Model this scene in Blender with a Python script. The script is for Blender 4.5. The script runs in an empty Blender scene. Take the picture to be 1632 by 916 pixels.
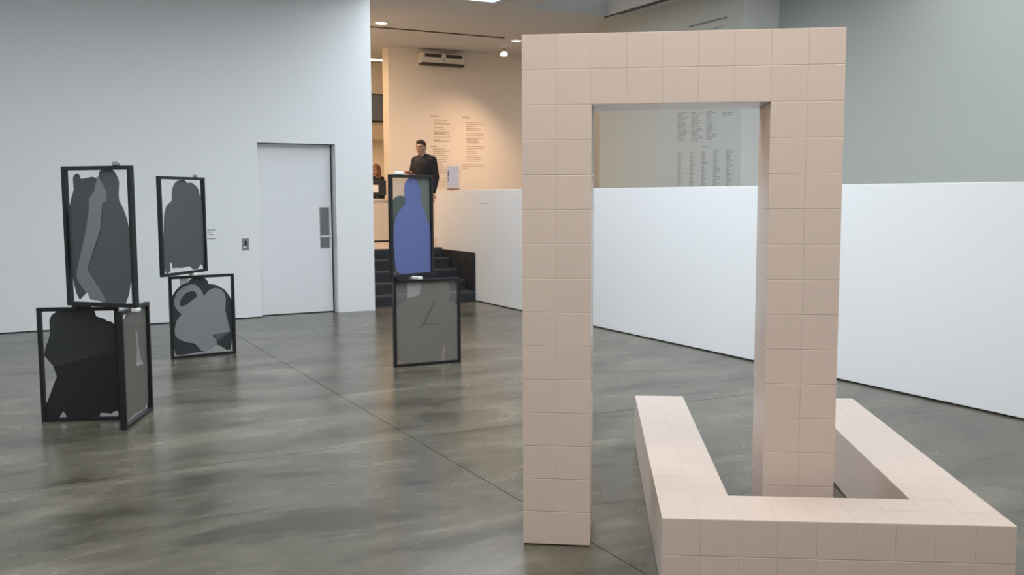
import bpy, bmesh, math, random
from mathutils import Vector, Matrix
from mathutils.geometry import tessellate_polygon
random.seed(7)
S = bpy.context.scene
COL = S.collection
R = math.radians

# ------------------------------------------------------------------ camera
cam_data = bpy.data.cameras.new('camera')
cam_data.sensor_fit = 'HORIZONTAL'; cam_data.sensor_width = 36.0
cam_data.lens = 1523.1 / 1632 * 36.0
cam_data.clip_start = 0.05; cam_data.clip_end = 200
cam = bpy.data.objects.new('camera', cam_data); COL.objects.link(cam)
cam.matrix_world = (Matrix.Translation((0, 0, 1.5684)) @ Matrix.Rotation(R(-28.0), 4, 'Z')
                    @ Matrix.Rotation(R(90 - 5.49), 4, 'X') @ Matrix.Rotation(-0.0042, 4, 'Z'))
S.camera = cam

# ------------------------------------------------------------------ world, exposure
W = bpy.data.worlds.new('world'); S.world = W; W.use_nodes = True
W.node_tree.nodes['Background'].inputs[0].default_value = (0.80, 0.88, 1.0, 1)
W.node_tree.nodes['Background'].inputs[1].default_value = 0.6
S.view_settings.view_transform = 'Standard'; S.view_settings.look = 'None'
S.view_settings.gamma = 1.0; S.view_settings.use_curve_mapping = False
S.view_settings.exposure = 0.0
SKY_FAR, UNSEEN_MAIN, UNSEEN_NEAR, ADDED_RAMP = 5.2, 5.1, 4.2, 2.4      # far skylight, then unseen main, near and ramp panels shaped to light the hall
WARM = 1.3                                        # scale of the warm lamps on the raised floor

# ------------------------------------------------------------------ materials
def new_mat(name):
    m = bpy.data.materials.new(name); m.use_nodes = True
    nt = m.node_tree; return m, nt, nt.nodes['Principled BSDF']
def mat(name, col, rough=0.5, metal=0.0, spec=0.5, var=0.0, scale=8.0, bump=0.0, bscale=60.0):
    m, nt, b = new_mat(name); N, L = nt.nodes, nt.links
    b.inputs['Base Color'].default_value = (*col, 1); b.inputs['Roughness'].default_value = rough
    b.inputs['Metallic'].default_value = metal; b.inputs['Specular IOR Level'].default_value = spec
    if var or bump:
        g = N.new('ShaderNodeNewGeometry')
    if var:
        n = N.new('ShaderNodeTexNoise'); n.inputs['Scale'].default_value = scale; n.inputs['Detail'].default_value = 5
        L.new(g.outputs['Position'], n.inputs['Vector'])
        r = N.new('ShaderNodeMapRange'); r.inputs[3].default_value = 1 - var; r.inputs[4].default_value = 1 + var
        r.inputs[1].default_value = .3; r.inputs[2].default_value = .7
        L.new(n.outputs[0], r.inputs[0])
        v = N.new('ShaderNodeVectorMath'); v.operation = 'SCALE'; v.inputs[0].default_value = col
        L.new(r.outputs[0], v.inputs['Scale']); L.new(v.outputs[0], b.inputs['Base Color'])
    if bump:
        n2 = N.new('ShaderNodeTexNoise'); n2.inputs['Scale'].default_value = bscale; n2.inputs['Detail'].default_value = 3
        L.new(g.outputs['Position'], n2.inputs['Vector'])
        bp = N.new('ShaderNodeBump'); bp.inputs['Strength'].default_value = bump; bp.inputs['Distance'].default_value = .004
        L.new(n2.outputs[0], bp.inputs['Height']); L.new(bp.outputs[0], b.inputs['Normal'])
    return m
def film(name, col, alpha, rough=0.3):
    m, nt, b = new_mat(name); N, L = nt.nodes, nt.links
    b.inputs['Base Color'].default_value = (*col, 1); b.inputs['Roughness'].default_value = rough
    t = N.new('ShaderNodeBsdfTransparent'); x = N.new('ShaderNodeMixShader'); x.inputs[0].default_value = alpha
    L.new(t.outputs[0], x.inputs[1]); L.new(b.outputs[0], x.inputs[2])
    L.new(x.outputs[0], N['Material Output'].inputs[0]); return m
def glow(name, col, s):
    m, nt, b = new_mat(name)
    b.inputs['Base Color'].default_value = (*col, 1); b.inputs['Emission Color'].default_value = (*col, 1)
    b.inputs['Emission Strength'].default_value = s; return m
def concrete():
    m, nt, b = new_mat('polished concrete'); N, L = nt.nodes, nt.links
    g = N.new('ShaderNodeNewGeometry')
    mp = N.new('ShaderNodeMapping'); mp.inputs['Rotation'].default_value = (0, 0, R(28)); mp.inputs['Scale'].default_value = (.75, 1.7, 1)
    L.new(g.outputs['Position'], mp.inputs[0])
    n1 = N.new('ShaderNodeTexNoise'); n1.inputs['Scale'].default_value = 1.3; n1.inputs['Detail'].default_value = 5
    n1.inputs['Roughness'].default_value = .62; n1.inputs['Distortion'].default_value = .5
    L.new(mp.outputs[0], n1.inputs['Vector'])
    n2 = N.new('ShaderNodeTexNoise'); n2.inputs['Scale'].default_value = 5.0; n2.inputs['Detail'].default_value = 3; n2.inputs['Roughness'].default_value = .5
    L.new(mp.outputs[0], n2.inputs['Vector'])
    mx = N.new('ShaderNodeMix'); mx.data_type = 'FLOAT'; mx.inputs[0].default_value = .16
    L.new(n1.outputs[0], mx.inputs[2]); L.new(n2.outputs[0], mx.inputs[3])
    cr = N.new('ShaderNodeValToRGB'); e = cr.color_ramp.elements
    e[0].position = .36; e[0].color = (.047, .041, .029, 1); e[1].position = .66; cr.color_ramp.interpolation = 'EASE'; e[1].color = (.145, .129, .096, 1)
    k = cr.color_ramp.elements.new(.5); k.color = (.090, .080, .059, 1)
    L.new(mx.outputs[0], cr.inputs[0]); L.new(cr.outputs[0], b.inputs['Base Color'])
    rr = N.new('ShaderNodeMapRange'); rr.inputs[1].default_value = .15; rr.inputs[2].default_value = .85
    rr.inputs[3].default_value = .20; rr.inputs[4].default_value = .31
    L.new(n2.outputs[0], rr.inputs[0]); L.new(rr.outputs[0], b.inputs['Roughness'])
    b.inputs['Specular IOR Level'].default_value = .44; b.inputs['Specular Tint'].default_value = (1, .96, .87, 1)
    return m
def glaze():
    m, nt, b = new_mat('pale pink glazed tile'); N, L = nt.nodes, nt.links
    oi = N.new('ShaderNodeObjectInfo')
    r = N.new('ShaderNodeMapRange'); r.inputs[3].default_value = .985; r.inputs[4].default_value = 1.015
    L.new(oi.outputs['Random'], r.inputs[0])
    v = N.new('ShaderNodeVectorMath'); v.operation = 'SCALE'; v.inputs[0].default_value = TILE_COL
    L.new(r.outputs[0], v.inputs['Scale']); L.new(v.outputs[0], b.inputs['Base Color'])
    b.inputs['Roughness'].default_value = .26; b.inputs['Specular IOR Level'].default_value = .26
    g = N.new('ShaderNodeNewGeometry'); n = N.new('ShaderNodeTexNoise'); n.inputs['Scale'].default_value = 14
    L.new(g.outputs['Position'], n.inputs['Vector'])
    bp = N.new('ShaderNodeBump'); bp.inputs['Strength'].default_value = .06; bp.inputs['Distance'].default_value = .01
    L.new(n.outputs[0], bp.inputs['Height']); L.new(bp.outputs[0], b.inputs['Normal'])
    return m
TILE_COL = (.59, .478, .415)
M = dict(
    white=mat('white wall paint', (.83, .83, .83), .6, bump=.08, bscale=90),
    ceil=mat('ceiling paint', (.49, .52, .55), .8),
    upper=mat('wall paint greyed for dim light', (.47, .505, .49), .6, bump=.08, bscale=90),  # dimmer light on the upper walls is put into this grey
    warmwall=mat('cream wall paint', (.78, .74, .68), .6, bump=.06, bscale=90),
    concrete=concrete(), tile=glaze(),
    grout=mat('grout', (.60, .49, .43), .9), plinth=mat('dark base', (.03, .028, .026), .8),
    gap=mat('shadow gap', (.02, .02, .02), .9),
    joint=mat('floor joint filler', (.10, .094, .078), .8),
    frame=mat('black steel', (.012, .012, .013), .42, spec=.4),
    dark=mat('dark grey acrylic', (.062, .069, .074), .4), slate=mat('slate grey acrylic', (.078, .087, .093), .4),
    mid=mat('mid grey acrylic', (.19, .197, .205), .4), charcoal=mat('charcoal acrylic', (.027, .030, .032), .4),
    black=mat('black acrylic', (.012, .0135, .015), .4), pale=film('pale grey film', (.35, .36, .38), .55),
    crease=film('dark crease film', (.12, .115, .10), .18), film=film('smoky film', (.125, .125, .112), .80), greyfilm=film('taupe film', (.205, .19, .172), .74),
    palefilm=film('milky film', (.42, .42, .40), .55), blue=film('blue acrylic', (.11, .145, .36), .88),
    green=film('dark green acrylic', (.075,.100,.088), .86), greengrey=film('grey green film', (.155, .185, .170), .62),
    pane=film('clear acrylic pane', (.45, .46, .46), .045, .08), hazepane=film('hazy acrylic pane', (.34, .34, .33), .24, .15),
    knob=mat('white nylon', (.75, .75, .74), .5), steel=mat('brushed steel', (.42, .42, .43), .35, .9),
    darkglass=mat('dark door glass', (.15, .16, .17), .15), text=mat('grey vinyl lettering', (.27, .28, .27), .7),
    textwarm=mat('brown grey vinyl lettering', (.46, .37, .30), .7), textdark=mat('dark grey vinyl lettering', (.20, .20, .19), .7),
    doorwhite=mat('white door paint', (.79, .79, .80), .45), carpet=mat('black stair rubber', (.020, .022, .026), .55, var=.25, scale=14),
    nosing=mat('dark grey stair nosing', (.055, .058, .062), .5),
    upfloor=mat('raised floor concrete', (.40, .36, .31), .4, var=.15, scale=3),
    plastic=mat('off white plastic', (.72, .70, .66), .4), grille=mat('dark grille', (.06, .055, .05), .6),
    desk=mat('cream desk laminate', (.70, .62, .52), .45), brown=mat('brown panel', (.30, .19, .12), .5),
    screen=mat('switched off screen', (.16, .20, .26), .3), blackplastic=mat('black plastic', (.015, .015, .016), .4),
    paper=mat('white paper', (.78, .78, .80), .7), printed=mat('blue grey printed sheet', (.60, .68, .92), .5),
    acrylic=film('clear acrylic holder', (.7, .74, .8), .22, .1),
    skin=mat('skin', (.42, .24, .17), .5), hair=mat('dark brown hair', (.035, .020, .013), .6), brownhair=mat('brown hair', (.16, .075, .035), .5),
    shirt=mat('black cotton', (.012, .012, .017), .85), trousers=mat('dark trousers', (.016, .016, .020), .85), shoe=mat('black leather', (.012, .011, .010), .4),
    eye=mat('eye white', (.6, .58, .55), .3), pupil=mat('pupil', (.02, .014, .01), .2), lip=mat('lip', (.33, .13, .11), .5),
    lamp=glow('warm lamp lens', (1.0, .86, .66), 9.0), tube=glow('warm tube', (1.0, .72, .42), 5.0),
    sky_far=glow('ceiling glow panel far', (.82, .91, 1.0), SKY_FAR), coffer_glow=glow('ceiling glow panel dim', (.95, .97, .93), .22), unseen_main=glow('ceiling glow panel', (.82, .91, 1.0), UNSEEN_MAIN), unseen_near=glow('ceiling glow panel near', (.95, .95, .92), UNSEEN_NEAR),  # dim one added so the coffer looks lighter; main and near are unseen
    added_ramp=glow('ceiling glow panel ramp', (.94, .98, .94), ADDED_RAMP),  # unseen panel added to light the wall end and right wall
    led=glow('red indicator', (1.0, .25, .2), 1.0),
)

# ------------------------------------------------------------------ helpers
def put(o, parent=None):
    COL.objects.link(o)
    if parent is not None: o.parent = parent
    return o
def tag(o, label=None, cat=None, group=None, kind=None):
    for k, v in (('label', label), ('category', cat), ('group', group), ('kind', kind)):
        if v: o[k] = v
    return o
def thing(name, label, cat, loc=(0, 0, 0), rz=0, group=None):
    o = bpy.data.objects.new(name, None); o.empty_display_size = .1
    o.location = loc; o.rotation_euler = (0, 0, rz); COL.objects.link(o)
    return tag(o, label, cat, group)
class MB:
    def __init__(s): s.v, s.f = [], []
    def add(s, vs, fs):
        k = len(s.v); s.v += [tuple(v) for v in vs]; s.f += [tuple(i + k for i in f) for f in fs]; return s
    def box(s, x0, x1, y0, y1, z0, z1):
        return s.add([(x0, y0, z0), (x1, y0, z0), (x1, y1, z0), (x0, y1, z0), (x0, y0, z1), (x1, y0, z1), (x1, y1, z1), (x0, y1, z1)],
                     [(3, 2, 1, 0), (4, 5, 6, 7), (0, 1, 5, 4), (1, 2, 6, 5), (2, 3, 7, 6), (3, 0, 4, 7)])
    def cyl(s, p0, p1, r0, r1=None, n=16):
        r1 = r0 if r1 is None else r1; p0, p1 = Vector(p0), Vector(p1); a = (p1 - p0).normalized()
        t = a.orthogonal().normalized(); b = a.cross(t); vs = []
        for p, r in ((p0, r0), (p1, r1)):
            for i in range(n):
                w = 2 * math.pi * i / n; vs.append(p + (t * math.cos(w) + b * math.sin(w)) * r)
        return s.add(vs, [(i, (i + 1) % n, n + (i + 1) % n, n + i) for i in range(n)] + [tuple(range(n - 1, -1, -1)), tuple(range(n, 2 * n))])
    def build(s, name, m, parent=None, bevel=0, smooth=False):
        me = bpy.data.meshes.new(name); me.from_pydata(s.v, [], s.f); me.update(); me.materials.append(m)
        if smooth: me.polygons.foreach_set('use_smooth', [True] * len(me.polygons))
        o = put(bpy.data.objects.new(name, me), parent)
        if bevel:
            b = o.modifiers.new('bevel', 'BEVEL'); b.width = bevel; b.segments = 2; b.limit_method = 'ANGLE'
        return o
def struct(o): o['kind'] = 'structure'; return o
def prism(name, loops, y0, y1, m, parent):
    """flat cut-out sheet in the local x-z plane with holes, from depth y0 to y1"""
    tris = tessellate_polygon([[Vector((x, z, 0)) for x, z in l] for l in loops])
    pts = [p for l in loops for p in l]; n = len(pts)
    vs = [(x, y0, z) for x, z in pts] + [(x, y1, z) for x, z in pts]
    fs = [tuple(t) for t in tris] + [tuple(i + n for i in reversed(t)) for t in tris]; k = 0
    for l in loops:
        c = len(l)
        for i in range(c): fs.append((k + i, k + (i + 1) % c, n + k + (i + 1) % c, n + k + i))
        k += c
    bm = bmesh.new(); bv = [bm.verts.new(v) for v in vs]
    for f in fs:
        try: bm.faces.new([bv[i] for i in f])
        except ValueError: pass
    bmesh.ops.recalc_face_normals(bm, faces=bm.faces)
    me = bpy.data.meshes.new(name); bm.to_mesh(me); bm.free(); me.materials.append(m)
    return put(bpy.data.objects.new(name, me), parent)

# ------------------------------------------------------------------ the room
g = MB()
JX, JY, GAP = 2.29, 5.69, .003
g.box(-4.2, 6.25, -5.2, 13.1, -.12, -.004)
floor = struct(g.build('floor', M['joint']))
for x0, x1, y0, y1 in ((-4.2, JX - GAP, JY + GAP, 13.1), (JX + GAP, 6.25, JY + GAP, 13.1), (-4.2, JX - GAP, -5.2, JY - GAP), (JX + GAP, 6.25, -5.2, JY - GAP)):
    MB().box(x0, x1, y0, y1, -.004, 0).build('floor_slab', M['concrete'], floor)
MB().box(2.31, 2.50, 5.71, 5.87, .0002, .0012).build('floor_hatch', M['concrete'], floor)

YB, XE = 12.467, 4.487           # left wall plane and its free end
DX0, DX1, DZ = 2.932, 3.965, 2.26
g = MB()
g.box(-4.2, DX0, YB, YB + .34, .012, 4.3).box(DX1, XE, YB, YB + .34, .0, 4.3).box(DX0, DX1, YB, YB + .34, DZ, 4.3)
wb = struct(g.build('wall_back', M['white']))
struct(MB().box(-4.2, DX0, YB + .012, YB + .3, 0, .012).build('baseboard_back', M['gap']))
door = struct(MB().box(DX0, DX1, YB + .19, YB + .30, 0, DZ).build('door_1', M['gap']))
MB().box(DX0 + .006, DX1 - .03, YB + .14, YB + .19, .012, DZ - .006).build('door_leaf', M['doorwhite'], door)
dw = MB().box(3.775, 3.906, YB + .132, YB + .14, .875, 1.425).build('vision_panel', M['steel'], door)
MB().box(3.785, 3.896, YB + .128, YB + .132, 1.045, 1.415).build('glass_pane', M['darkglass'], dw)
MB().box(3.785, 3.896, YB + .128, YB + .132, .885, 1.020).build('glass_pane', M['darkglass'], dw)
MB().box(3.775, 3.935, YB + .120, YB + .132, 1.022, 1.042).build('push_bar', M['knob'], door)
struct(MB().box(-4.2, -4.0, -5.2, 13.1, 0, 4.3).build('wall_left', M['white']))
struct(MB().box(-4.2, 9.6, -5.2, -5.0, 0, 4.3).build('wall_rear', M['white']))

# half-height wall beside the raised floor
XP = 6.197
struct(MB().box(XP, XP + .2, -5.0, 14.25, .012, 1.65).build('wall_parapet', M['white'], bevel=.004))
struct(MB().box(XP + .012, XP + .19, -5.0, 14.25, 0, .012).build('baseboard_parapet', M['gap']))

# raised floor and its walls
YW, XW = 16.85, 6.40
g = MB().box(4.3, XP - .002, 14.012, 24, .55, .75).box(XP + .2, 9.6, -5.0, 14.25, .55, .75).box(XP - .002, 12, 14.25, 24, .55, .75)
struct(g.build('floor_raised', M['upfloor']))
struct(MB().box(XW, 12, YW, YW + .3, .75, 4.3).build('wall_text', M['warmwall']))
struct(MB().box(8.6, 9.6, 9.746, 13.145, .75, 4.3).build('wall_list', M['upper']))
struct(MB().box(8.6, 9.2, 9.742, 9.746, .75, 4.3).build('wall_list_end', M['white']))  # whiter paint makes this end face look more brightly lit
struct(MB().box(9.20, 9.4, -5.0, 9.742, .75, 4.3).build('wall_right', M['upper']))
struct(MB().box(12, 12.2, 13, 24, .75, 4.3).build('wall_far_right', M['warmwall']))
struct(MB().box(9.6, 12, 12.9, 13.1, .75, 4.3).build('wall_far_side', M['warmwall']))
struct(MB().box(4.1, 4.3, YB + .34, 24, 0, 4.3).build('wall_lobby_side', M['warmwall']))
struct(MB().box(4.3, 12, 23.8, 24, .75, 4.3).build('wall_lobby_back', M['warmwall']))
struct(MB().box(4.3, 12, 19.2, 23.8, 3.02, 3.16).build('ceiling_lobby', M['warmwall']))
struct(MB().box(4.3, 12, 19.0, 19.2, 3.02, 4.3).build('wall_lobby_bulkhead', M['warmwall']))

# ceiling with openings for the far skylight, the coffer and added unseen light panels
CZ, CT = 4.3, .3
holes = [(4.6, 6.32, 9.0, 12.40, 'sky_far'), (-1.4, 5.2, 4.8, 8.7, 'unseen_main'), (-1.6, 3.6, -1.2, 3.1, 'unseen_near'), (6.955, 8.32, 9.0, 12.53, 'coffer_glow'), (6.9, 8.9, 2.0, 7.5, 'added_ramp')]
xs = sorted({-4.2, 12.2, *[h[0] for h in holes], *[h[1] for h in holes]}); ys = sorted({-5.2, 24., *[h[2] for h in holes], *[h[3] for h in holes]})
g = MB()
for i in range(len(xs) - 1):
    for j in range(len(ys) - 1):
        cx, cy = (xs[i] + xs[i + 1]) / 2, (ys[j] + ys[j + 1]) / 2
        if not any(h[0] < cx < h[1] and h[2] < cy < h[3] for h in holes): g.box(xs[i], xs[i + 1], ys[j], ys[j + 1], CZ, CZ + CT)
struct(g.build('ceiling', M['ceil']))
for n, h in enumerate(holes):  # seen skylight, coffer glow and the added unseen panels
    struct(MB().box(h[0], h[1], h[2], h[3], CZ + (.24 if h[4] == 'coffer_glow' else .12), CZ + CT).build('glow_panel_%d' % (n + 1), M[h[4]]))
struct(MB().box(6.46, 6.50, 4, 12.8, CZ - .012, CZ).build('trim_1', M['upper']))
struct(MB().box(8.33, 8.36, 4, 12.6, CZ - .012, CZ).build('trim_2', M['frame']))
struct(MB().box(8.41, 8.425, 4, 12.3, CZ - .008, CZ).build('trim_3', M['frame']))
struct(MB().box(5.0, 7.85, 14.99, 15.04, CZ - .012, CZ).build('trim_4', M['grille']))

# black stairs up to the raised floor
st = thing('stairs', 'short flight of black stairs climbing between white wall end and half wall', 'stairs', (5.35, 12.81, 0))
for k in range(5):
    y0 = .3 * k
    s = MB().box(-.85, .83, y0, y0 + (.3 if k < 4 else .02) , 0, .15 * (k + 1) - .0).build('step', M['carpet'], st)
    MB().box(-.85, .83, y0 - .006, y0 + .03, .15 * (k + 1) - .022, .15 * (k + 1) + .003).build('nosing', M['nosing'], s)
MB().box(.832, .845, .0, 1.44, .0, .725).build('skirting_panel', M['carpet'], st)

# ------------------------------------------------------------------ tiled sculptures
TT = .006
tile_cache = {}
def tile_mesh(su, sv):
    k = (round(su, 4), round(sv, 4))
    if k in tile_cache: return tile_cache[k]
    a, b = su / 2, sv / 2; vs = []
    for iu, iv, z in ((TT, TT, 0), (.0003, .0003, TT - .0009), (.0003, .0030, TT)):
        vs += [(-a + iu, -b + iv, z), (a - iu, -b + iv, z), (a - iu, b - iv, z), (-a + iu, b - iv, z)]
    fs = [(3, 2, 1, 0), (8, 9, 10, 11)]
    for l in (0, 4):
        for i in range(4): j = (i + 1) % 4; fs.append((l + i, l + j, l + 4 + j, l + 4 + i))
    me = bpy.data.meshes.new('tile'); me.from_pydata(vs, [], fs); me.update(); me.materials.append(M['tile'])
    tile_cache[k] = me; return me
def lay(parent, o, u, v, su, sv):
    """one tile whose outer face is centred on o, spanned by unit vectors u and v"""
    u, v = Vector(u), Vector(v); n = u.cross(v)
    m = Matrix.Identity(4); m.col[0] = (*u, 0); m.col[1] = (*v, 0); m.col[2] = (*n, 0); m.col[3] = (*(Vector(o) - n * TT), 1)
    t = bpy.data.objects.new('tile', tile_mesh(su, sv)); COL.objects.link(t); t.parent = parent; t.matrix_local = m
def tiled(parent, cells, tu, tv, e1, e2, e3, depth, z0, skip_back=False, skip_bottom=False, flat=False):
    """e1 x e2 spans the outline, e3 = outward normal of the face at 0, body runs to -depth along e3"""
    e1, e2, e3 = Vector(e1), Vector(e2), Vector(e3); td = depth / 2; base = Vector((0, 0, z0))
    for (i, j) in sorted(cells):
        c = base + e1 * (i + .5) * tu + e2 * (j + .5) * tv
        lay(parent, c, e1, e2, tu, tv)
        if not skip_back: lay(parent, c - e3 * depth, -e1, e2, tu, tv)
        for k in range(2):
            d = -e3 * (k + .5) * td
            if (i + 1, j) not in cells and flat: lay(parent, c + e1 * tu / 2 + d, e2, e3, tv, td)
            elif (i + 1, j) not in cells: lay(parent, c + e1 * tu / 2 + d, -e3, e2, td, tv)
            if (i - 1, j) not in cells and flat: lay(parent, c - e1 * tu / 2 + d, -e2, e3, tv, td)
            elif (i - 1, j) not in cells: lay(parent, c - e1 * tu / 2 + d, e3, e2, td, tv)
            if (i, j + 1) not in cells: lay(parent, c + e2 * tv / 2 + d, e1, -e3, tu, td)
            if (i, j - 1) not in cells and not (skip_bottom and j == 0): lay(parent, c - e2 * tv / 2 + d, e1, e3, tu, td)
T = .15
arch = thing('tiled_archway', 'tall freestanding archway clad in square pale pink tiles', 'sculpture', (2.007, 3.676, 0), R(-34.62))
cells = {(i, j) for i in range(9) for j in range(15) if i < 2 or i > 6 or j > 12}
Z0, AD = .006, .34
tiled(arch, cells, T, T, (1, 0, 0), (0, 0, 1), (0, -1, 0), AD, Z0, skip_bottom=True)
t = TT
g = MB().box(t, .3 - t, t, AD - t, Z0, 1.95 + Z0 + t).box(1.05 + t, 1.35 - t, t, AD - t, Z0, 1.95 + Z0 + t).box(t, 1.35 - t, t, AD - t, 1.95 + Z0 + t, 2.25 + Z0 - t)
g.build('core', M['grout'], arch)
MB().box(.012, .288, .012, AD - .012, 0, Z0).box(1.062, 1.338, .012, AD - .012, 0, Z0).build('base_strip', M['plinth'], arch)

bench = thing('tiled_bench', 'low three sided bench clad in square pale pink tiles around an archway foot', 'sculpture', (2.229, 2.945, 0), R(-32.71))
cells = {(i, j) for i in range(9) for j in range(15) if i < 2 or i > 6 or j < 2}
TU, TV, BH = .1489, .1544, .30
tiled(bench, cells, TU, TV, (1, 0, 0), (0, 1, 0), (0, 0, 1), BH, BH + Z0, skip_back=True, flat=True)
g = MB().box(t, 9 * TU - t, t, 2 * TV - t, Z0, BH + Z0 - t).box(t, 2 * TU - t, 2 * TV - t, 15 * TV - t, Z0, BH + Z0 - t).box(7 * TU + t, 9 * TU - t, 2 * TV - t, 15 * TV - t, Z0, BH + Z0 - t)
g.build('core', M['grout'], bench)
MB().box(.012, 9 * TU - .012, .012, 2 * TV - .012, 0, Z0).box(.012, 2 * TU - .012, 2 * TV - .012, 15 * TV - .012, 0, Z0).box(7 * TU + .012, 9 * TU - .012, 2 * TV - .012, 15 * TV - .012, 0, Z0).build('base_strip', M['plinth'], bench)

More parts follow.
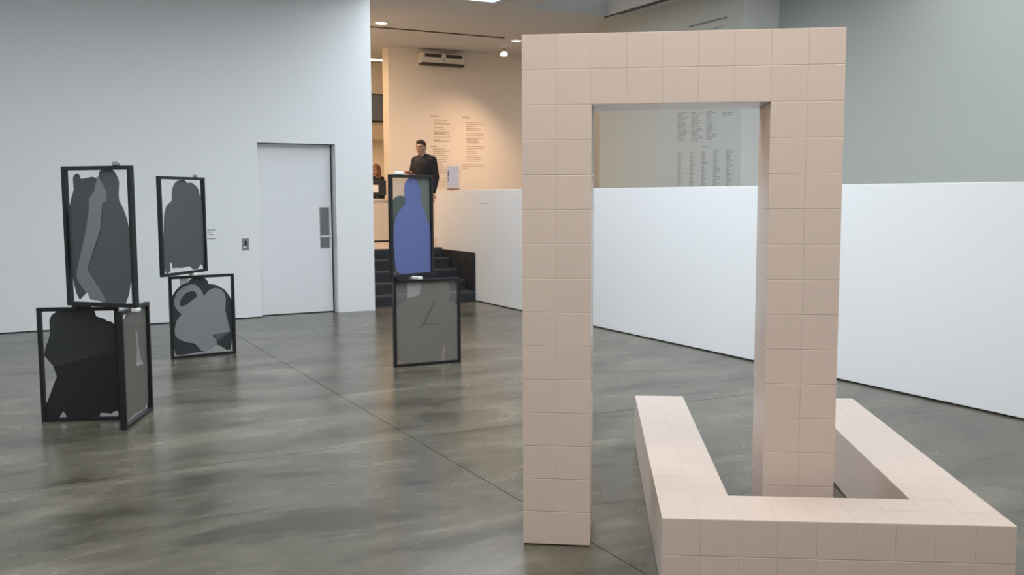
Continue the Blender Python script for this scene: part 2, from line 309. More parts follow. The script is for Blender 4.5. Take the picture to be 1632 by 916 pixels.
# ------------------------------------------------------------------ framed panels
SHAPES = {
 'A3': [
  ('dark', 0.004, [[[0.081,0.83],[0.081,0.867],[0.09,0.884],[0.103,0.893],[0.119,0.897],[0.132,0.891],[0.147,0.861],[0.194,0.866],[0.24,0.874],[0.285,0.865],[0.322,0.84],[0.323,0.673],[0.259,0.463],[0.195,0.25],[0.16,0.096],[0.13,0.074],[0.09,0.039],[0.064,0.084],[0.047,0.145],[0.036,0.218],[0.027,0.29],[0.021,0.461],[0.027,0.597],[0.038,0.671],[0.059,0.735],[0.083,0.788]]]),
  ('slate', 0, [[[0.303,0.902],[0.33,0.925],[0.355,0.931],[0.376,0.932],[0.401,0.926],[0.42,0.916],[0.438,0.899],[0.45,0.879],[0.461,0.855],[0.465,0.832],[0.457,0.754],[0.459,0.718],[0.49,0.661],[0.518,0.588],[0.528,0.536],[0.532,0.358],[0.53,0.182],[0.505,0.085],[0.481,0.036],[0.469,0.011],[0.392,0.013],[0.378,0.035],[0.361,0.015],[0.318,0.02],[0.21,0.114],[0.116,0.24],[0.19,0.411],[0.247,0.589],[0.296,0.799]]]),
  ('mid', -0.004, [[[0.292,0.881],[0.34,0.818],[0.363,0.765],[0.363,0.708],[0.327,0.7],[0.315,0.64],[0.298,0.523],[0.275,0.471],[0.223,0.363],[0.174,0.245],[0.213,0.192],[0.271,0.114],[0.316,0.048],[0.311,0.018],[0.278,0.032],[0.249,0.04],[0.189,0.044],[0.168,0.086],[0.152,0.095],[0.125,0.122],[0.09,0.17],[0.08,0.194],[0.086,0.243],[0.115,0.33],[0.163,0.469],[0.188,0.565],[0.21,0.65],[0.215,0.729],[0.26,0.776],[0.283,0.845]]]),
 ],
 'A1': [
  ('charcoal', 0, [[[0.144,0.792],[0.223,0.795],[0.303,0.791],[0.382,0.777],[0.392,0.739],[0.426,0.726],[0.454,0.719],[0.459,0.707],[0.493,0.698],[0.516,0.678],[0.526,0.657],[0.516,0.646],[0.536,0.627],[0.545,0.615],[0.54,0.487],[0.31,0.441],[0.091,0.393],[0.075,0.414],[0.032,0.469],[0.047,0.541],[0.063,0.571],[0.079,0.625],[0.078,0.721],[0.097,0.756]]]),
  ('black', -0.003, [[[0.548,0.489],[0.309,0.443],[0.09,0.395],[0.099,0.358],[0.111,0.319],[0.09,0.273],[0.063,0.201],[0.031,0.123],[0.016,0.044],[0.021,0.026],[0.112,0.023],[0.125,0.047],[0.143,0.071],[0.159,0.046],[0.164,0.021],[0.382,0.014],[0.393,0.054],[0.47,0.044],[0.483,0.06],[0.531,0.064]]]),
 ],
 'A2': [
  ('film', 0, [[[0.056,0.708],[0.093,0.744],[0.163,0.777],[0.351,0.768],[0.574,0.776],[0.575,0.575],[0.562,0.069],[0.535,0.088],[0.474,0.044],[0.179,0.058],[0.03,0.049],[0.05,0.417]],[[0.316,0.651],[0.379,0.622],[0.398,0.527],[0.433,0.434],[0.489,0.368],[0.409,0.376],[0.361,0.373],[0.316,0.39],[0.345,0.486],[0.344,0.596]]]),
 ],
 'B2': [
  ('dark', 0, [[[0.235,0.833],[0.266,0.869],[0.312,0.891],[0.387,0.902],[0.443,0.892],[0.472,0.871],[0.519,0.876],[0.565,0.872],[0.634,0.836],[0.663,0.803],[0.676,0.759],[0.712,0.692],[0.712,0.614],[0.728,0.558],[0.735,0.401],[0.715,0.087],[0.69,0.055],[0.658,0.076],[0.6,0.036],[0.533,0.029],[0.46,0.068],[0.332,0.062],[0.219,0.071],[0.183,0.068],[0.167,0.122],[0.138,0.124],[0.142,0.047],[0.085,0.022],[0.053,0.066],[0.053,0.357],[0.077,0.571],[0.117,0.655],[0.208,0.706],[0.215,0.791]]]),
 ],
 'B1': [
  ('charcoal', 0.004, [[[0.191,0.742],[0.21,0.773],[0.261,0.781],[0.349,0.776],[0.38,0.738],[0.385,0.716],[0.462,0.699],[0.538,0.652],[0.588,0.584],[0.615,0.523],[0.62,0.378],[0.619,0.247],[0.615,0.195],[0.58,0.04],[0.544,0.04],[0.48,0.088],[0.442,0.105],[0.324,0.038],[0.273,0.049],[0.159,0.035],[0.09,0.035],[0.062,0.031],[0.041,0.052],[0.009,0.17],[0.007,0.348],[0.01,0.551],[0.025,0.606],[0.071,0.673],[0.122,0.718]]]),
  ('mid', -0.002, [[[0.046,0.56],[0.055,0.598],[0.068,0.635],[0.09,0.665],[0.122,0.689],[0.154,0.706],[0.185,0.714],[0.217,0.719],[0.248,0.716],[0.275,0.699],[0.297,0.672],[0.315,0.645],[0.326,0.619],[0.338,0.595],[0.352,0.617],[0.372,0.639],[0.398,0.66],[0.437,0.67],[0.465,0.669],[0.491,0.661],[0.516,0.642],[0.532,0.619],[0.545,0.586],[0.549,0.553],[0.545,0.501],[0.539,0.443],[0.556,0.356],[0.584,0.223],[0.499,0.214],[0.408,0.209],[0.408,0.196],[0.426,0.174],[0.445,0.143],[0.446,0.11],[0.41,0.084],[0.378,0.065],[0.326,0.044],[0.282,0.061],[0.252,0.109],[0.221,0.138],[0.165,0.149],[0.103,0.174],[0.067,0.2],[0.043,0.23],[0.041,0.294],[0.061,0.369],[0.081,0.399],[0.113,0.429],[0.083,0.463],[0.059,0.496],[0.047,0.528]],[[0.098,0.544],[0.105,0.569],[0.119,0.594],[0.142,0.62],[0.17,0.641],[0.208,0.65],[0.245,0.649],[0.26,0.626],[0.269,0.599],[0.245,0.58],[0.217,0.564],[0.191,0.54],[0.166,0.524],[0.115,0.505],[0.101,0.521]]]),
  ('slate', 0.002, [[[0.42,0.211],[0.498,0.215],[0.577,0.221],[0.51,0.177],[0.45,0.143]]]),
  ('pale', 0.007, [[[0.111,0.787],[0.191,0.783],[0.193,0.73],[0.17,0.708],[0.132,0.701],[0.111,0.69]]]),
 ],
 'C2': [
  ('blue', -0.002, [[[0.185,0.838],[0.194,0.865],[0.218,0.888],[0.239,0.903],[0.268,0.909],[0.299,0.907],[0.333,0.886],[0.358,0.839],[0.383,0.788],[0.378,0.737],[0.385,0.699],[0.395,0.661],[0.403,0.626],[0.428,0.595],[0.449,0.533],[0.487,0.475],[0.5,0.442],[0.509,0.326],[0.516,0.222],[0.513,0.021],[0.475,0.017],[0.316,0.02],[0.162,0.024],[0.087,0.042],[0.062,0.075],[0.052,0.144],[0.046,0.231],[0.035,0.344],[0.032,0.393],[0.043,0.442],[0.054,0.492],[0.072,0.553],[0.115,0.602],[0.149,0.633],[0.183,0.663],[0.186,0.713],[0.18,0.763],[0.179,0.8]]]),
  ('green', 0.002, [[[0.022,0.665],[0.039,0.696],[0.059,0.719],[0.086,0.735],[0.114,0.743],[0.148,0.743],[0.176,0.736],[0.193,0.726],[0.196,0.663],[0.136,0.602],[0.085,0.541],[0.051,0.479],[0.029,0.393],[0.012,0.363]]]),
  ('greengrey', 0.004, [[[0.302,0.913],[0.38,0.918],[0.527,0.917],[0.51,0.002],[0.501,0.275],[0.443,0.533],[0.392,0.649],[0.355,0.738],[0.357,0.813]]]),
 ],
 'C1': [
  ('greyfilm', -0.002, [[[0.268,0.704],[0.273,0.738],[0.29,0.766],[0.315,0.785],[0.51,0.776],[0.541,0.755],[0.559,0.713],[0.566,0.661],[0.558,0.621],[0.545,0.583],[0.583,0.579],[0.62,0.563],[0.638,0.543],[0.64,0.283],[0.637,0.006],[0.502,0.005],[0.503,0.105],[0.511,0.186],[0.498,0.199],[0.478,0.119],[0.452,0.006],[0.28,0.015],[0.123,0.021],[0.111,0.045],[0.028,0.066],[0.028,0.323],[0.03,0.551],[0.06,0.577],[0.102,0.606],[0.156,0.629],[0.216,0.646],[0.267,0.658]]]),
  ('crease', -0.006, [[[0.256,0.354],[0.296,0.372],[0.341,0.45],[0.389,0.548],[0.416,0.598],[0.399,0.599],[0.362,0.532],[0.318,0.456],[0.281,0.387],[0.253,0.368]]]),
  ('crease', -0.006, [[[0.305,0.372],[0.372,0.379],[0.448,0.365],[0.448,0.372],[0.372,0.388],[0.305,0.381]]]),
  ('palefilm', 0.004, [[[0.139,0.786],[0.288,0.78],[0.278,0.732],[0.265,0.659],[0.214,0.646],[0.136,0.627]]]),
 ],
}

def panel(key, P, Q, z0, h, label, pane='pane', feet=(), top_clamp=None, group=None):
    P, Q = Vector(P), Vector(Q); d = Q - P; w = d.length
    o = thing('framed_panel', label, 'sculpture', (P.x, P.y, z0), math.atan2(d.y, d.x), group)
    a, dp = .026, .038
    MB().box(0, a, 0, dp, 0, h).build('stile', M['frame'], o, .001)
    MB().box(w - a, w, 0, dp, 0, h).build('stile', M['frame'], o, .001)
    MB().box(a, w - a, 0, dp, 0, a).build('rail', M['frame'], o, .001)
    MB().box(a, w - a, 0, dp, h - a, h).build('rail', M['frame'], o, .001)
    y = .019
    if pane: MB().box(a - .002, w - a + .002, y + .010, y + .012, a - .002, h - a + .002).build('pane', M[pane], o)
    for m, off, loops in SHAPES[key]:
        loops = [[(min(max(x, a * .7), w - a * .7), min(max(z, a * .7), h - a * .7)) for x, z in l] for l in loops]
        s = prism('silhouette', loops, y + off - .0014, y + off + .0014, M[m], o)
        lab = {'blue': 'blue silhouette', 'green': 'dark green silhouette', 'greengrey': 'grey green silhouette', 'mid': 'lighter grey silhouette', 'black': 'black silhouette', 'pale': 'pale grey patch', 'palefilm': 'milky white patch'}.get(m)
        if lab: s['label'] = lab
    for u, y0, y1, fm in feet:
        MB().box(u * w - .022, u * w + .022, y0, y1, -.026, .0).build('foot_clamp', M[fm], o, .006)
    if top_clamp:
        u, cw, m = top_clamp
        MB().box(u * w - cw / 2, u * w + cw / 2, .008, .034, h, h + .028).build('top_clamp', M[m], o, .006)
    return o
panel('A1', (.175, 7.359), (.681, 7.164), 0, .806, 'black framed panel with charcoal and black cut shapes standing on the concrete floor', None)
panel('A2', (.674, 6.825), (.922, 7.395), 0, .806, 'black framed panel with smoky translucent sheet, turned edge on beside the charcoal one', None)
panel('A3', (.364, 7.184), (.755, 6.767), .832, .945, 'tall black framed panel of leaning grey figures with lighter stripe, balanced on two lower panels', None,
      feet=((.1, 0, .14, 'frame'), (.97, .0, .05, 'knob')), top_clamp=(.78, .05, 'steel'))
panel('B1', (1.385, 9.632), (2.015, 9.701), 0, .805, 'black framed panel of rounded grey shapes with an eye hole, standing on floor', None)
panel('B2', (1.287, 9.276), (1.789, 9.833), .831, .928, 'tall black framed panel with one dark grey double headed figure near white wall', None,
      feet=((.68, -.02, .05, 'knob'),), top_clamp=(.82, .045, 'steel'))
panel('C1', (3.113, 8.155), (3.772, 8.127), 0, .803, 'black framed panel of taupe see through film standing below the blue figure', 'hazepane')
panel('C2', (3.090, 8.123), (3.585, 8.311), .829, .932, 'tall black framed panel with a blue hooded figure in front of stairs', 'hazepane',
      feet=((.14, -.01, .05, 'frame'), (.5, -.1, .04, 'knob')), top_clamp=(.23, .10, 'knob'))

# ------------------------------------------------------------------ wall fittings and lettering
g = thing('switch_plate', 'small steel control plate on white wall beside the door', 'switch', (2.747, YB, .961))
MB().box(-.044, .044, -.008, 0, -.074, .074).build('plate', M['steel'], g, .002)
MB().box(-.012, .014, -.016, -.008, -.02, .045).build('key_switch', M['blackplastic'], g, .003)
MB().box(-.028, .004, -.014, -.008, -.05, -.028).build('indicator', M['knob'], g, .003)
def words(mb, axis, u0, z, length, th, plane, sgn=1, gap=.02, lo=.05, hi=.16):
    """a row of word-length dashes of vinyl on a wall; axis 'x' runs along X on the plane y=plane, 'y' along -Y on x=plane"""
    u = 0
    while u < length - .01:
        wl = min(random.uniform(lo, hi), length - u)
        if axis == 'x': mb.box(u0 + u, u0 + u + wl, plane - .001, plane, z - th / 2, z + th / 2)
        else: mb.box(plane - .001, plane, u0 - u - wl, u0 - u, z - th / 2, z + th / 2)
        u += wl + gap
def lettering(name, label, rows, axis, plane, m, group=None, **kw):
    mb = MB()
    for u0, z, ln, th in rows: words(mb, axis, u0, z, ln, th, plane, **kw)
    o = mb.build(name, M[m]); tag(o, label, 'wall text', group); return o
tz = lambda py: 3.0 - (py - 191.3) * .01128
rows = [(7.218, 3.072, .18, .024)]
for i, py in enumerate((191.3, 194.6, 198, 203.6, 206.4, 211, 213.4, 215, 219, 224.6, 226.5)): rows.append((7.29, tz(py), (.30, .25, .36, .20, .26, .34, .24, .33, .36, .14, .33)[i], .014))
lettering('wall_text_list', 'upper block of the first lettering column on cream wall, above and beside the man', rows, 'x', YW, 'textwarm', lo=.08, hi=.25, gap=.008)
rows = [(7.223, 2.505, .13, .022)]
for i in range(19): rows.append((7.27, tz(239.7 + 3.45 * i), random.uniform(.2, .38), .014))
lettering('wall_text_list', 'lower block of the first lettering column on cream wall, running down behind leaflet stand', rows, 'x', YW, 'textwarm', lo=.08, hi=.25, gap=.008)
rows = [(7.883, 3.064, .17, .024)]
for py in (194, 197, 200.5, 203.6, 206.5, 212, 215, 220, 222.5, 225, 228, 234, 237, 239.7, 243, 246, 250, 253, 256, 259): rows.append((7.976, tz(py), random.uniform(.18, .40), .014))
lettering('wall_text_list', 'second column of brown grey lettering on cream wall, nearer the arch', rows, 'x', YW, 'textwarm', lo=.08, hi=.25, gap=.008)
rows = []
for py in (265, 268, 271): rows.append((7.887, tz(py), .46 if py < 270 else .1, .014))
lettering('wall_text_list', 'short closing paragraph under the second lettering column on cream wall', rows, 'x', YW, 'textwarm', lo=.08, hi=.25, gap=.008)
XT = 8.6
rows = [(10.875, 3.905, .80, .028)]
lettering('wall_text_heading', 'single dark heading line high on the grey wall near the ceiling', rows, 'y', XT, 'textdark', lo=.06, hi=.16, gap=.012)
lettering('wall_text_heading', 'short faint lettering below the dark heading on grey wall', [(10.35, 3.80, .22, .02), (10.5, 3.74, .4, .014)], 'y', XT, 'text')
for y0, wd, z0, z1, w in ((11.105, .26, 2.725, 2.298, 'first'), (10.794, .26, 2.71, 2.305, 'second'), (10.469, .20, 2.70, 2.31, 'third')):
    rows = []; z = z0
    while z > z1: rows.append((y0, z, wd * random.choice((.5, .6, .75, 1)), .0105)); z -= .0225
    lettering('wall_text_column', w + ' upper column of dense grey lettering seen through the arch', rows, 'y', XT, 'text', lo=.05, hi=.15, gap=.012)
for y0, w in ((11.09, 'first'), (10.82, 'second'), (10.56, 'third'), (10.31, 'fourth'), (10.05, 'fifth')):
    rows = []; z = 2.165
    while z > 1.69: rows.append((y0, z, .085 * random.choice((.8, 1, 1, 1.6)), .0095)); z -= .0185
    lettering('wall_text_column', w + ' narrow lower column of faint lettering just above half wall', rows, 'y', XT, 'text', lo=.04, hi=.1, gap=.01)
lettering('wall_text_note', 'two line note at upper end of grey wall text, through the arch', [(10.155, 2.655, .28, .014), (10.12, 2.628, .2, .012)], 'y', XT, 'text')
lettering('wall_text_note', 'tiny single line between upper and lower lettering columns', [(10.54, 2.228, .12, .012)], 'y', XT, 'text')
lettering('wall_label', 'three rows of tiny grey lettering on white wall behind double headed figure', [(2.274, 1.152, .11, .012), (2.274, 1.095, .085, .012), (2.274, 1.04, .11, .014), (2.274, 1.125, .06, .008)], 'x', YB, 'text', lo=.02, hi=.05, gap=.006)
o = tag(MB().box(4.139, 4.255, YB - .003, YB, 1.000, 1.026).build('wall_label', M['paper']), 'small white label strip on wall between the door and stairs', 'wall label')
lettering('wall_label', 'tiny line of lettering near top of the half wall', [(12.602, 1.458, .24, .008)], 'y', XP, 'text', lo=.03, hi=.07, gap=.012)

# ------------------------------------------------------------------ raised floor: fittings
ac = thing('air_conditioner', 'white wall mounted air conditioner with dark grilles above the cream wall', 'air conditioner', (7.42, YW, 4.02))
MB().box(-.43, .43, -.2, 0, 0, .2).build('casing', M['plastic'], ac, .012)
MB().box(-.37, -.035, -.206, -.2, .115, .18).build('grille', M['grille'], ac)
MB().box(.055, .39, -.206, -.2, .115, .18).build('grille', M['grille'], ac)
MB().box(-.43, .43, -.214, -.06, -.03, .012).build('outlet_flap', M['grille'], ac)
MB().box(-.02, .03, -.206, -.2, .075, .09).build('badge', M['grille'], ac)
lf = thing('leaflet_stand', 'clear leaflet stand holding a pale blue printed sheet behind half wall', 'leaflet stand', (7.29, 16.0, .75), R(-12))
MB().cyl((0, 0, 0), (0, 0, .03), .14, n=24).build('foot', M['blackplastic'], lf)
MB().cyl((0, 0, .03), (0, 0, .95), .014).build('post', M['steel'], lf)
MB().box(-.15, .15, -.02, -.014, .92, 1.39).build('holder', M['acrylic'], lf, .004)
MB().box(-.10, .10, -.030, -.020, .96, 1.35).build('sheet', M['printed'], lf)
MB().box(-.11, .11, -.06, -.020, .92, .955).build('tray', M['brown'], lf)
MB().box(-.10, -.075, -.032, -.030, 1.18, 1.27).box(-.10, -.082, -.032, -.030, 1.08, 1.16).build('lettering', M['textdark'], lf)
MB().box(-.06, .08, -.032, -.030, .975, .995).build('caption', M['paper'], lf)

dk = thing('reception_desk', 'cream reception desk in warm light past end of white wall', 'desk', (5.5, 16.16, .75))
MB().box(-1.0, .86, 0, .6, .03, .74).build('front_panel', M['desk'], dk, .004)
MB().box(-.98, .84, .02, .58, 0, .03).build('kick_plate', M['blackplastic'], dk)
MB().box(-1.02, .88, -.02, .62, .74, .77).build('counter_top', M['desk'], dk, .004)
tv = thing('wall_screen', 'dark blue grey screen hung on the lobby bulkhead', 'screen', (6.85, 18.98, 3.39))
MB().box(-.5, .28, -.06, .018, -.30, .27).build('casing', M['blackplastic'], tv, .008)
MB().box(-.47, .22, -.064, -.06, -.27, .24).build('display', M['screen'], tv)
tl = thing('ceiling_tube_light', 'glowing warm tube light on lobby ceiling above the screen', 'ceiling light', (6.6, 18.0, 4.3))
MB().box(-.7, .3, -.06, .06, -.08, 0).build('housing', M['plastic'], tl)
MB().box(-.68, .28, -.05, .05, -.10, -.08).build('tube', M['tube'], tl)
mo = thing('computer_monitor', 'black monitor with white note on reception desk', 'monitor', (5.98, 16.40, 1.52), R(-15))
MB().box(-.10, .10, -.06, .06, 0, .012).build('foot', M['blackplastic'], mo)
MB().box(-.02, .02, -.01, .015, .012, .12).build('neck', M['blackplastic'], mo)
MB().box(-.22, .16, -.03, .01, .06, .33).build('screen_back', M['blackplastic'], mo, .006)
MB().box(-.08, .02, -.033, -.03, .12, .25).build('note', M['paper'], mo)

def downlight(x, y, z, r, label, power, aim=(.1, .35, -1), size=80):
    o = thing('downlight', label, 'ceiling light', (x, y, z))
    n = 24; vs = []; fs = []
    for rr, zz in ((r, 0), (r, -.012), (r * .86, -.016), (r * .82, -.002)): vs += [(rr * math.cos(2 * math.pi * i / n), rr * math.sin(2 * math.pi * i / n), zz) for i in range(n)]
    for k in range(3): fs += [(k * n + i, k * n + (i + 1) % n, (k + 1) * n + (i + 1) % n, (k + 1) * n + i) for i in range(n)]
    MB().add(vs, fs).build('ring', M['plastic'], o)
    MB().cyl((0, 0, -.006), (0, 0, -.010), r * .83, n=24).build('lens', M['lamp'], o)
    l = bpy.data.lights.new('downlight_lamp', 'SPOT'); l.energy = power * WARM; l.color = (1.0, .63, .37); l.spot_size = R(size); l.spot_blend = 1.0; l.shadow_soft_size = .08
    lo = put(bpy.data.objects.new('downlight_lamp', l), o); lo.location = (0, 0, -.03); lo.rotation_euler = Vector(aim).to_track_quat('-Z', 'Y').to_euler()
    return o
downlight(5.445, 14.60, CZ, .11, 'glowing round downlight in ceiling next to the white wall end', 60)
downlight(8.17, 15.16, CZ, .10, 'glowing round downlight in ceiling touching the arch corner', 140)
downlight(7.6, 22.0, 3.02, .12, 'small warm downlight under the low lobby ceiling', 60)
sp = thing('spotlight', 'small bright spotlight hanging from ceiling near the arch', 'spotlight', (8.40, 16.1, CZ))
MB().cyl((0, 0, 0), (0, 0, -.06), .015).build('stem', M['plastic'], sp)
MB().cyl((.01, .03, -.03), (-.02, -.06, -.12), .05, .07, n=20).build('head', M['plastic'], sp)
MB().cyl((-.0201, -.0603, -.1203), (-.021, -.063, -.124), .062, n=20).build('lens', M['lamp'], sp)
l = bpy.data.lights.new('spotlight_lamp', 'SPOT'); l.energy = 150 * WARM; l.color = (1.0, .62, .38); l.spot_size = R(120); l.spot_blend = 1.0; l.shadow_soft_size = .06
lo = put(bpy.data.objects.new('spotlight_lamp', l), sp); lo.location = (-.03, -.09, -.16); lo.rotation_euler = Vector((-.35, -.15, -1)).to_track_quat('-Z', 'Y').to_euler()
for (x, y, z, sx, sy, e) in ((5.3, 18.2, 4.2, 1.2, 1.2, 25), (7.0, 21.5, 2.98, 4.0, 2.5, 90), (4.85, 15.2, 4.22, .5, .5, 60), (10.4, 15.2, 4.25, .6, .6, 9)):  # unseen lamps without fixtures, added to brighten the lobby and cream wall
    l = bpy.data.lights.new('lobby_fill', 'AREA'); l.shape = 'RECTANGLE'; l.size = sx; l.size_y = sy; l.energy = e * WARM; l.color = (1.0, .66, .38) if x < 10 else (1.0, .86, .76)
    o = put(bpy.data.objects.new('lobby_fill', l)); o.location = (x, y, z)

# ------------------------------------------------------------------ people
def ell(bm, c, r, rot=None):
    m = Matrix.Translation(c) @ (rot.to_4x4() if rot else Matrix.Identity(4)) @ Matrix.Diagonal((*r, 1))
    bmesh.ops.create_uvsphere(bm, u_segments=20, v_segments=14, radius=1, matrix=m)
def cap(bm, p0, p1, r0, r1, flat=1.0):
    p0, p1 = Vector(p0), Vector(p1); a = p1 - p0; q = a.to_track_quat('Z', 'X').to_matrix().to_4x4()
    bmesh.ops.create_cone(bm, cap_ends=True, segments=18, radius1=r0, radius2=r1, depth=a.length, matrix=Matrix.Translation((p0 + p1) / 2) @ q)
    ell(bm, p0, (r0,) * 3); ell(bm, p1, (r1,) * 3)
def solid(name, bm, m, parent, vox, sm=4):
    me = bpy.data.meshes.new(name); bm.to_mesh(me); bm.free(); me.materials.append(m)
    o = put(bpy.data.objects.new(name, me), parent)
    r = o.modifiers.new('remesh', 'REMESH'); r.mode = 'VOXEL'; r.voxel_size = vox; r.use_smooth_shade = True
    s = o.modifiers.new('smooth', 'SMOOTH'); s.iterations = sm; s.factor = .5
    return o
def hand(bm, w, d, side):
    """palm at wrist w pointing along d, four fingers and a thumb, slightly curled towards -side"""
    d = Vector(d).normalized(); up = Vector((0, 0, 1)) if abs(d.z) < .8 else Vector((0, -1, 0))
    ac = d.cross(up).normalized(); pn = ac.cross(d).normalized() * -1; w = Vector(w)
    cap(bm, w, w + d * .04, .024, .026)
    for k in (-1.5, -.5, .5, 1.5): cap(bm, w + d * .02 + ac * k * .012, w + d * .085 + ac * k * .019, .014, .0115)
    for k, ln in ((-1.5, .058), (-.5, .072), (.5, .077), (1.5, .068)):
        b = w + d * .088 + ac * k * .0195; m1 = b + d * ln * .55 + pn * .008; e = m1 + d * ln * .38 + pn * .020
        cap(bm, b, m1, .0095, .0088); cap(bm, m1, e, .0088, .0075)
    tb = w + d * .03 + ac * side * .026; t1 = tb + d * .035 + ac * side * .026 + pn * .008; cap(bm, tb, t1, .0125, .0105); cap(bm, t1, t1 + d * .03 + pn * .008, .0105, .0085)
def head(bm, c, rot):
    c = Vector(c); X = lambda v: c + rot @ Vector(v)
    ell(bm, X((0, .012, .025)), (.076, .095, .092), rot); ell(bm, X((0, -.015, -.035)), (.060, .076, .078), rot); ell(bm, X((0, -.05, -.088)), (.032, .034, .024), rot)
    cap(bm, X((0, -.088, .012)), X((0, -.108, -.024)), .009, .014); ell(bm, X((0, -.078, .034)), (.055, .016, .010), rot); ell(bm, X((0, -.086, -.052)), (.026, .012, .010), rot)
    for s in (-1, 1): ell(bm, X((s * .077, .012, -.005)), (.010, .022, .032), rot); ell(bm, X((s * .04, -.062, -.022)), (.024, .022, .018), rot)
def face(parent, c, rot):
    c = Vector(c); X = lambda v: c + rot @ Vector(v)
    for s in (-1, 1):
        bm = bmesh.new(); ell(bm, X((s * .031, -.079, .008)), (.0135, .008, .0075), rot); me = bpy.data.meshes.new('eye'); bm.to_mesh(me); bm.free(); me.materials.append(M['eye']); e = put(bpy.data.objects.new('eye', me), parent)
        bm = bmesh.new(); ell(bm, X((s * .031, -.0855, .008)), (.006, .003, .006), rot); me = bpy.data.meshes.new('iris'); bm.to_mesh(me); bm.free(); me.materials.append(M['pupil']); put(bpy.data.objects.new('iris', me), parent)
        bm = bmesh.new(); cap(bm, X((s * .014, -.091, .027)), X((s * .048, -.078, .028)), .0045, .003); me = bpy.data.meshes.new('eyebrow'); bm.to_mesh(me); bm.free(); me.materials.append(M['hair']); put(bpy.data.objects.new('eyebrow', me), parent)
    bm = bmesh.new(); ell(bm, X((0, -.095, -.054)), (.024, .006, .0065), rot); me = bpy.data.meshes.new('mouth'); bm.to_mesh(me); bm.free(); me.materials.append(M['lip']); put(bpy.data.objects.new('mouth', me), parent)
def torso(bm, e, low=.86, top=1.46):
    rows = ((.84, .13, .09), (.90, .162, .115), (.97, .166, .118), (1.06, .150, .106), (1.16, .152, .106), (1.27, .170, .116), (1.36, .172, .110), (1.42, .135, .088), (1.46, .07, .06)); n = 24
    vv = [[bm.verts.new(((rx + e) * math.cos(2 * math.pi * i / n), (ry + e) * math.sin(2 * math.pi * i / n), z)) for i in range(n)] for z, rx, ry in rows]
    for k in range(len(rows) - 1):
        for i in range(n): bm.faces.new((vv[k][i], vv[k][(i + 1) % n], vv[k + 1][(i + 1) % n], vv[k + 1][i]))
    bm.faces.new(vv[0][::-1]); bm.faces.new(vv[-1])
    for s in (-1, 1): cap(bm, (s * .05, .012, 1.445), (s * .170, .012, 1.405), .052 + e, .058 + e)

# man standing at the top of the stairs
man = thing('person', 'person in black short sleeved top standing beyond blue figure panel, forearm raised', 'person', (6.14, 14.62, .75), R(-62))
HR = Matrix.Rotation(R(22), 3, 'Z') @ Matrix.Rotation(R(4), 3, 'X'); HC = (-.025, -.035, 1.605)
arms = [((-.185, .01, 1.40), (-.222, -.03, 1.19), (-.15, -.265, 1.205)), ((.188, .012, 1.40), (.232, .035, 1.12), (.225, -.03, .87))]
bm = bmesh.new(); torso(bm, -.004); cap(bm, (0, .008, 1.44), (-.02, -.008, 1.55), .056, .052); head(bm, HC, HR)
for (s, e, w), sd in zip(arms, (1, -1)):
    cap(bm, s, e, .050, .040); cap(bm, e, w, .041, .027); hand(bm, w, Vector(w) - Vector(e), sd)
for s in (-1, 1):
    cap(bm, (s * .088, 0, .90), (s * .095, -.01, .49), .082, .055); cap(bm, (s * .095, -.01, .49), (s * .10, .015, .09), .054, .036); cap(bm, (s * .10, .01, .055), (s * .115, -.13, .035), .038, .03)
body = solid('body', bm, M['skin'], man, .0085, 3)
face(body, HC, HR)
bm = bmesh.new(); X = lambda v: Vector(HC) + HR @ Vector(v)
ell(bm, X((0, .022, .048)), (.083, .096, .082), HR); ell(bm, X((0, .055, .0)), (.078, .066, .075), HR); ell(bm, X((0, -.045, .098)), (.062, .042, .026), HR)
solid('hair', bm, M['hair'], man, .009, 2)
bm = bmesh.new(); torso(bm, .012); cap(bm, (0, .022, 1.43), (-.002, .026, 1.452), .070, .062)
cap(bm, arms[0][0], Vector(arms[0][0]).lerp(Vector(arms[0][1]), .74), .064, .058); cap(bm, arms[1][0], arms[1][1], .064, .055); cap(bm, arms[1][1], Vector(arms[1][1]).lerp(Vector(arms[1][2]), .92), .055, .040)
solid('shirt', bm, M['shirt'], man, .011, 4)
bm = bmesh.new(); ell(bm, (0, 0, .93), (.176, .126, .11))
for s in (-1, 1): cap(bm, (s * .09, 0, .88), (s * .097, -.01, .49), .096, .072); cap(bm, (s * .097, -.01, .49), (s * .102, .012, .07), .072, .062)
solid('trousers', bm, M['trousers'], man, .012, 4)
bm = bmesh.new()
for s in (-1, 1):
    cap(bm, (s * .10, .02, .048), (s * .118, -.145, .038), .046, .038)
solid('shoes', bm, M['shoe'], man, .009, 3)

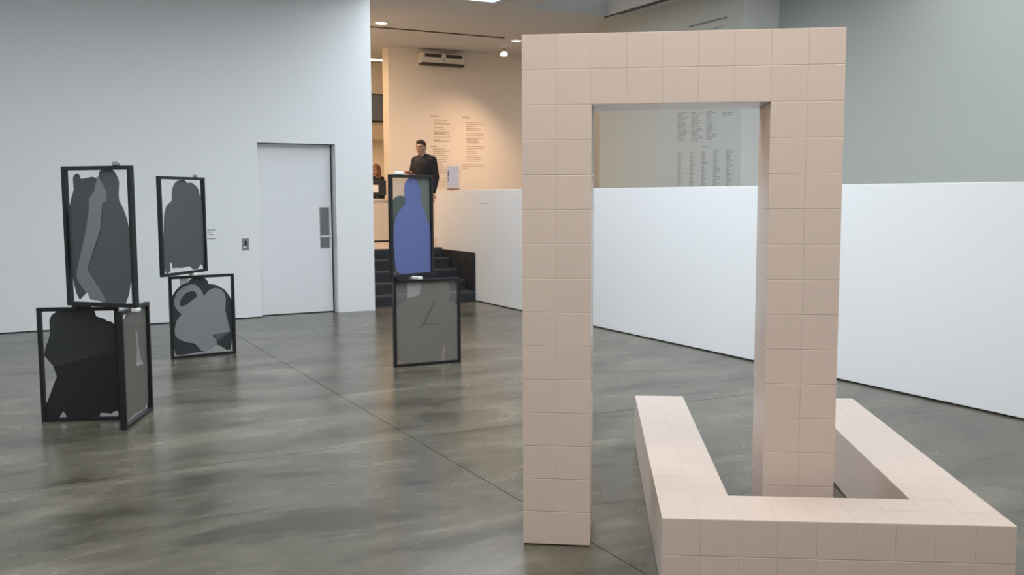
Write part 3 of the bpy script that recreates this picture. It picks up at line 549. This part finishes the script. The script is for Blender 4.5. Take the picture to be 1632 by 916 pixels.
# receptionist seated behind the desk
sx, sy = 6.43, 17.64
stool = thing('stool', 'low stool under the brown haired person behind reception desk', 'stool', (sx, sy, .75))
MB().cyl((0, 0, .45), (0, 0, .49), .19, n=28).build('seat', M['blackplastic'], stool)
for a in range(4): MB().cyl((.11 * math.cos(a * 1.571 + .785), .11 * math.sin(a * 1.571 + .785), .45), (.17 * math.cos(a * 1.571 + .785), .17 * math.sin(a * 1.571 + .785), 0), .012).build('leg', M['steel'], stool)
rec = thing('person', 'brown haired person in dark clothes seated behind the reception desk', 'person', (sx, sy, .75), R(-20))
DZS = -.30
bm = bmesh.new(); torso(bm, -.004); cap(bm, (0, .008, 1.44), (-.01, -.008, 1.55), .05, .048); HC2 = (-.02, -.035, 1.605); HR2 = Matrix.Rotation(R(-25), 3, 'Z'); head(bm, HC2, HR2)
for s in (-1, 1):
    sh, el, wr = (s * .18, .01, 1.40), (s * .21, -.06, 1.16), (s * .14, -.27, 1.20)
    cap(bm, sh, el, .046, .038); cap(bm, el, wr, .038, .026); hand(bm, wr, Vector(wr) - Vector(el), -s)
    cap(bm, (s * .09, -.02, .965), (s * .10, -.37, .955), .08, .056); cap(bm, (s * .10, -.37, .955), (s * .10, -.33, .53), .054, .036); cap(bm, (s * .10, -.33, .47), (s * .11, -.44, .445), .036, .028)
bmesh.ops.translate(bm, verts=bm.verts, vec=(0, 0, DZS)); rb = solid('body', bm, M['skin'], rec, .0095, 3)
HC2 = Vector(HC2) + Vector((0, 0, DZS)); face(rb, HC2, HR2)
bm = bmesh.new(); X = lambda v: HC2 + HR2 @ Vector(v)
ell(bm, X((0, .022, .045)), (.088, .102, .09), HR2); ell(bm, X((0, .065, -.04)), (.088, .06, .13), HR2)
for s in (-1, 1): cap(bm, X((s * .075, .02, .02)), X((s * .085, .0, -.14)), .028, .034)
solid('hair', bm, M['brownhair'], rec, .010, 2)
bm = bmesh.new(); torso(bm, .012)
for s in (-1, 1): cap(bm, (s * .18, .01, 1.40), (s * .21, -.06, 1.16), .06, .052); cap(bm, (s * .21, -.06, 1.16), (s * .152, -.235, 1.195), .052, .04)
bmesh.ops.translate(bm, verts=bm.verts, vec=(0, 0, DZS)); solid('shirt', bm, M['shirt'], rec, .012, 3)
bm = bmesh.new(); ell(bm, (0, 0, .97), (.172, .13, .10))
for s in (-1, 1): cap(bm, (s * .09, -.02, .965), (s * .10, -.37, .955), .092, .07); cap(bm, (s * .10, -.37, .955), (s * .10, -.33, .50), .068, .055)
bmesh.ops.translate(bm, verts=bm.verts, vec=(0, 0, DZS)); solid('trousers', bm, M['trousers'], rec, .013, 3)
